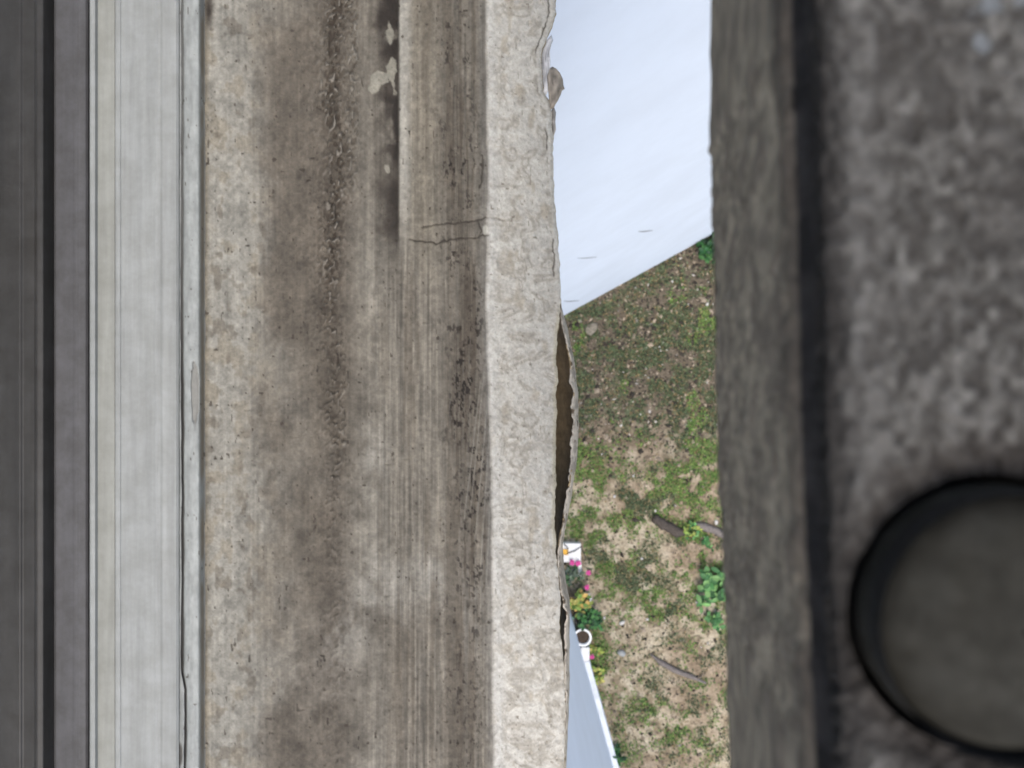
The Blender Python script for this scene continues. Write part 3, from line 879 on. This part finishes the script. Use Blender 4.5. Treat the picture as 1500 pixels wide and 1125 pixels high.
def plant(name, label, cat, px, py, n, spread, height, L_, W_, rgbs, group=None, z=None, flowers=(), seed=1):
    rnd = random.Random(seed)
    g = gp(px, py)
    z = float(gz(np.array(g.x), np.array(g.y))) if z is None else z
    t = thing(name, label, cat, (g.x, g.y, z), group)
    v, f, c = [], [], []
    sv, sf = [], []
    ns = max(3, n // 6)
    tips = []
    for k in range(ns):
        a, r_ = rnd.uniform(0, 6.28), spread * math.sqrt(rnd.random())
        tip = Vector((g.x + r_ * math.cos(a), g.y + r_ * math.sin(a), z + height * rnd.uniform(.45, 1)))
        midp = Vector((g.x + .4 * r_ * math.cos(a), g.y + .4 * r_ * math.sin(a), z + (tip.z - z) * .6))
        a_, b_ = tube_vf([(g.x, g.y, z - .02), midp, tip], [.008, .006, .004], 5)
        o_ = len(sv)
        sv += a_
        sf += [tuple(q + o_ for q in w_) for w_ in b_]
        tips += [tip, midp.lerp(tip, .5)]
    for k in range(n):
        tp = tips[k % len(tips)]
        rgb = np.array(rgbs[rnd.randrange(len(rgbs))], float) * rnd.uniform(.85, 1.12)
        leaf(v, f, c, tp, rnd.uniform(0, 6.28), L_ * rnd.uniform(.6, 1.15), W_ * rnd.uniform(.7, 1.15), rnd.uniform(-.01, .05), rnd.uniform(.02, .08), lin(np.clip(rgb, 0, 255)) * ALB_G)
    part('stem', sv, sf, M_stem, t)
    part('leaves', v, f, M_weed, t, False, np.array(c))
    for fx, fy, r_ in flowers:
        q = gp(fx, fy, z + height)
        q = Vector((q.x, q.y, z + height))
        a_, b_ = tube_vf([(g.x, g.y, z), ((g.x + q.x) / 2, (g.y + q.y) / 2, z + height * .7), q], [.006, .005, .004], 5)
        stalk = part('flower_stalk', a_, b_, M_stem, t)
        pv, pf = [], []
        for k in range(6):
            leaf(pv, pf, [], q, k * 1.047 + rnd.random(), r_, r_ * .45, .015, .02, (0, 0, 0), .4)
        for k in range(4):
            leaf(pv, pf, [], q + Vector((0, 0, .012)), k * 1.57 + rnd.random(), r_ * .6, r_ * .32, .02, .0, (0, 0, 0), .4)
        part('blossom', pv, pf, M_pink, stalk)
    return t

YG = [(160, 172, 82), (138, 164, 76), (182, 174, 94), (112, 146, 66)]
DG = [(36, 84, 42), (52, 104, 50), (28, 66, 36), (78, 130, 66)]
BG = [(74, 126, 70), (96, 148, 84), (54, 102, 54), (122, 168, 98)]

def stick(name, label, cat, pts, rad, m, cap=None, group=None):
    z0 = float(gz(np.array(pts[0][0]), np.array(pts[0][1])))
    t = thing(name, label, cat, (pts[0][0], pts[0][1], z0), group)
    rp, rr_ = [], []
    n_ = len(pts)
    for i in range(n_ - 1):
        for s_ in range(4):
            u = s_ / 4
            p = Vector(pts[i]).lerp(Vector(pts[i + 1]), u)
            p.z = float(gz(np.array(p.x), np.array(p.y))) + (rad[i] + (rad[i + 1] - rad[i]) * u) * .7
            rp.append(p + Vector((random.uniform(-1, 1), random.uniform(-1, 1), 0)) * rad[i] * .12)
            rr_.append((rad[i] + (rad[i + 1] - rad[i]) * u) * random.uniform(.9, 1.1))
    p = Vector(pts[-1])
    p.z = float(gz(np.array(p.x), np.array(p.y))) + rad[-1] * .7
    rp.append(p)
    rr_.append(rad[-1])
    part('bark', *tube_vf(rp, rr_, 12), m, t, True)
    return t, rp

t, rp = stick('log', 'dark bark log lying on the soil beside a bright weed clump', 'log', [gp(957, 757), gp(972, 768), gp(988, 777), gp(1003, 780)], [.075, .095, .10, .065], M_log)
v, f = tube_vf([gp(990, 776, .12), gp(992, 786, .08)], [.06, .05], 8)
part('branch_stub', v, f, M_log, t, True)
stick('log', 'grey weathered log running in under the edge of the ledge', 'log', [gp(1016, 768), gp(1032, 771), gp(1050, 778), gp(1072, 790)], [.06, .075, .075, .07], M_grey_log)
t, rp = stick('fallen_branch', 'thin grey fallen branch on bare sandy soil', 'branch', [gp(952, 957), gp(968, 970), gp(990, 982), gp(1012, 990), (gp(1034, 1000))], [.012, .05, .055, .05, .02], M_grey_log)
part('twig', *tube_vf([gp(1020, 994, .05), gp(1028, 991, .06), gp(1033, 987, .05)], [.016, .014, .008], 6), M_twig, t, True)
for pts, lb in (([(1000, 935), (1007, 945), (1016, 957)], 'thin dry twig on the soil near the fallen branch'), ([(918, 1110), (932, 1104), (948, 1092)], 'thin dry twig beside the weed clump at the plinth')):
    t, rp = stick('twig', lb, 'twig', [gp(*p) for p in pts], [.008, .012, .006], M_twig, group='dry twigs on the soil')

plant('leafy_clump', 'bright green weed clump growing between the two logs', 'plant', 1011, 776, 46, .17, .16, .10, .028, BG + YG[:2], seed=3)
plant('leafy_clump', 'small dark green weed clump beside the grey log', 'plant', 1032, 797, 30, .16, .10, .09, .025, BG, seed=4)
plant('broadleaf_plant', 'large green broadleaf plant spreading beside the ledge', 'plant', 1043, 862, 120, .40, .30, .19, .05, BG, seed=5)
plant('broadleaf_plant', 'smaller green broadleaf plant below the large spreading one', 'plant', 1048, 902, 40, .20, .18, .14, .04, BG, seed=6)
plant('shrub', 'dark green shrub at the foot of the wing wall', 'shrub', 1042, 366, 150, .30, .40, .13, .04, DG, seed=7)
plant('leafy_clump', 'dark green weed clump at the foot of the white plinth', 'plant', 899, 1108, 70, .20, .2, .12, .03, DG, seed=8)
plant('leafy_clump', 'pale lime weed with one pink blossom beside the white block', 'plant', 874, 950, 26, .15, .14, .12, .03, YG, flowers=[(867, 962, .05)], seed=9)
plant('leafy_clump', 'pale lime weed straggling along the white plinth', 'plant', 876, 990, 40, .2, .14, .11, .03, YG, seed=12)
plant('flowering_plant', 'pink flowering plant leaning out beside the foam box', 'plant', 838, 838, 60, .22, .26, .11, .03, [(86, 100, 84), (60, 92, 56), (110, 128, 104)], flowers=[(838, 824, .062), (847, 825, .062), (862, 839, .056), (860, 860, .056)], seed=10)

# foam box with something yellow in it and a wire across
g = gp(837, 811)
zb = float(gz(np.array(g.x), np.array(g.y)))
t = thing('foam_box', 'white foam box with a sagging wire over its lid', 'box', (g.x, g.y, zb))
x0, x1 = gp(818, 811, .22).x, gp(850, 811, .22).x
y1, y0 = gp(837, 797, .22).y, gp(837, 823, .22).y
bevel(part('box_body', *box_vf(x0, x1, y0, y1, zb - .02, zb + .17), M_foam, t), .012)
bevel(part('box_lid', *box_vf(x0 - .012, x1 + .012, y0 - .012, y1 + .012, zb + .172, zb + .215), M_foam, t), .01)
wv_ = [gp(826, 797, .24), gp(832, 803, .235), gp(831, 811, .235), gp(842, 807, .235), gp(851, 801, .23), gp(856, 812, .06), gp(858, 820, .03), gp(866, 819, .03)]
part('wire', *tube_vf(wv_, .010, 6), M_wire, t, True)
q = gp(829, 809, .26)
tr = thing('yellow_tray', 'small yellow plastic tray resting on the foam box', 'tray', (q.x, q.y, zb + .216))
bevel(part('tray_base', *box_vf(q.x - .10, q.x + .045, q.y - .055, q.y + .05, zb + .216, zb + .226), M_yellow, tr), .004)
for bx in ((q.x - .10, q.x + .045, q.y - .055, q.y - .047), (q.x - .10, q.x + .045, q.y + .042, q.y + .05)):
    part('tray_rim', *box_vf(*bx, zb + .2265, zb + .25), M_yellow, tr)
# slab of white board leaning by the flowers
q = gp(849, 832)
o = part('white_board', *box_vf(q.x - .03, q.x + .04, q.y - .14, q.y + .12, q.z - .02, q.z + .10), M_foam, None)
tag(bevel(o, .006), 'narrow white foam offcut lying below the foam box', 'board')

def pot(label, px, py, r_, h, m, soil=True, wall=.022):
    g = gp(px, py, h)
    z = float(gz(np.array(g.x), np.array(g.y)))
    t = thing('flower_pot', label, 'pot', (g.x, g.y, z))
    prof = [(.02, -.01), (r_ * .72, -.01), (r_ * .93, h - .03), (r_, h - .03), (r_ * 1.02, h - .005), (r_, h), (r_ - wall, h), (r_ - wall * 1.2, h - .06)]
    part('pot_body', *lathe_vf((g.x, g.y, z), prof, 28), m, t, True)
    v, f = lathe_vf((g.x, g.y, z), [(r_ - wall * 1.1, h - .055), (r_ * .5, h - .045), (r_ * .1, h - .04), (.001, h - .04)], 20)
    part('potting_soil', [(a, b, c_ + random.uniform(-.006, .006)) for a, b, c_ in v], f, M_potsoil, t, True)
    return t, z
pot('white round flower pot holding bare brown soil', 853.5, 934, .172, .26, M_whitepl, wall=.036)
_, zp = pot('dark flower pot under the dense green plant', 852, 905, .15, .24, M_darkpot)
plant('potted_plant', 'dense dark green plant growing from the dark pot', 'plant', 862, 900, 130, .24, .26, .12, .034, DG + BG[:1], z=.19, seed=20)
_, zp = pot('small white pot beneath the yellow green plant', 858, 877, .11, .20, M_whitepl)
plant('potted_plant', 'yellow green plant with orange tinted young leaves', 'plant', 846, 878, 90, .22, .28, .14, .042, YG + [(206, 170, 96)], z=.15, seed=21)
# green hose end looped against the wall
hp = []
for k in range(13):
    a = math.radians(100 - k * 13)
    q = gp(840 + 10 * math.cos(a), 922 - 17 * math.sin(a), .07)
    hp.append((q.x, q.y, .05 + .02 * math.sin(k)))
o = part('garden_hose', *tube_vf(hp, .026, 10), M_hose, None, True)
tag(o, 'pale green hose bent in an arc beside the white round pot', 'hose')
# block below the pot
q0, q1 = gp(851, 948, .2), gp(863.5, 982, .2)
o = part('foam_block', *box_vf(q0.x, q1.x, q1.y, q0.y, -.03, .2), M_foam, None)
tag(bevel(o, .012), 'white rectangular foam block beside the round white pot', 'block')

def stone(label, px, py, a, b, h, m, seed, group=None):
    rnd = random.Random(seed)
    g = gp(px, py)
    z = float(gz(np.array(g.x), np.array(g.y)))
    v, f = [], []
    n_, k_ = 9, 5
    rot = rnd.uniform(0, 3.1)
    jit = [rnd.uniform(.82, 1.15) for _ in range(n_)]
    for i in range(k_):
        ph = math.pi * (.08 + .84 * i / (k_ - 1)) - math.pi / 2
        for k in range(n_):
            w_ = 2 * math.pi * k / n_
            x, y = a * math.cos(w_) * math.cos(ph) * jit[k], b * math.sin(w_) * math.cos(ph) * jit[k]
            v.append((g.x + x * math.cos(rot) - y * math.sin(rot), g.y + x * math.sin(rot) + y * math.cos(rot), z + h * .35 + h * math.sin(ph)))
    for i in range(k_ - 1):
        for k in range(n_):
            f.append((i * n_ + k, i * n_ + (k + 1) % n_, (i + 1) * n_ + (k + 1) % n_, (i + 1) * n_ + k))
    f += [tuple(range(n_))[::-1], tuple(range((k_ - 1) * n_, k_ * n_))]
    o = part('stone', v, f, m, None, True)
    return tag(o, label, 'stone', group)
stone('bright white oval stone lying alone on bare soil', 911, 912, .065, .045, .035, M_stone, 1)
stone('rough grey stone on the soil across from the white block', 910, 956, .085, .07, .05, M_grstone, 2)
stone('flat sandy brown stone near the corner of the wing wall', 866, 482, .17, .11, .03, M_sandstone, 3)
STONES = [(885, 905, .035, 'small pale stone between the round white pot and the white oval stone'), (948, 907, .035, None), (940, 818, .035, None),
          (1049, 765, .05, 'pale stone lying against the grey weathered log'), (960, 748, .03, 'small pale stone at the tip of the dark bark log'), (985, 412, .03, None),
          (1036, 446, .035, None), (966, 508, .025, None), (908, 545, .025, None), (882, 665, .025, None), (928, 697, .03, None), (900, 727, .035, None),
          (1020, 882, .03, 'small pale stone beside the large broadleaf plant')]
for k, (px, py, r_, lb) in enumerate(STONES):
    stone(lb or 'small pale stone lying in the open among thin weeds', px, py, r_, r_ * .75, r_ * .6, M_stone, 30 + k, 'small pale stones on the soil')
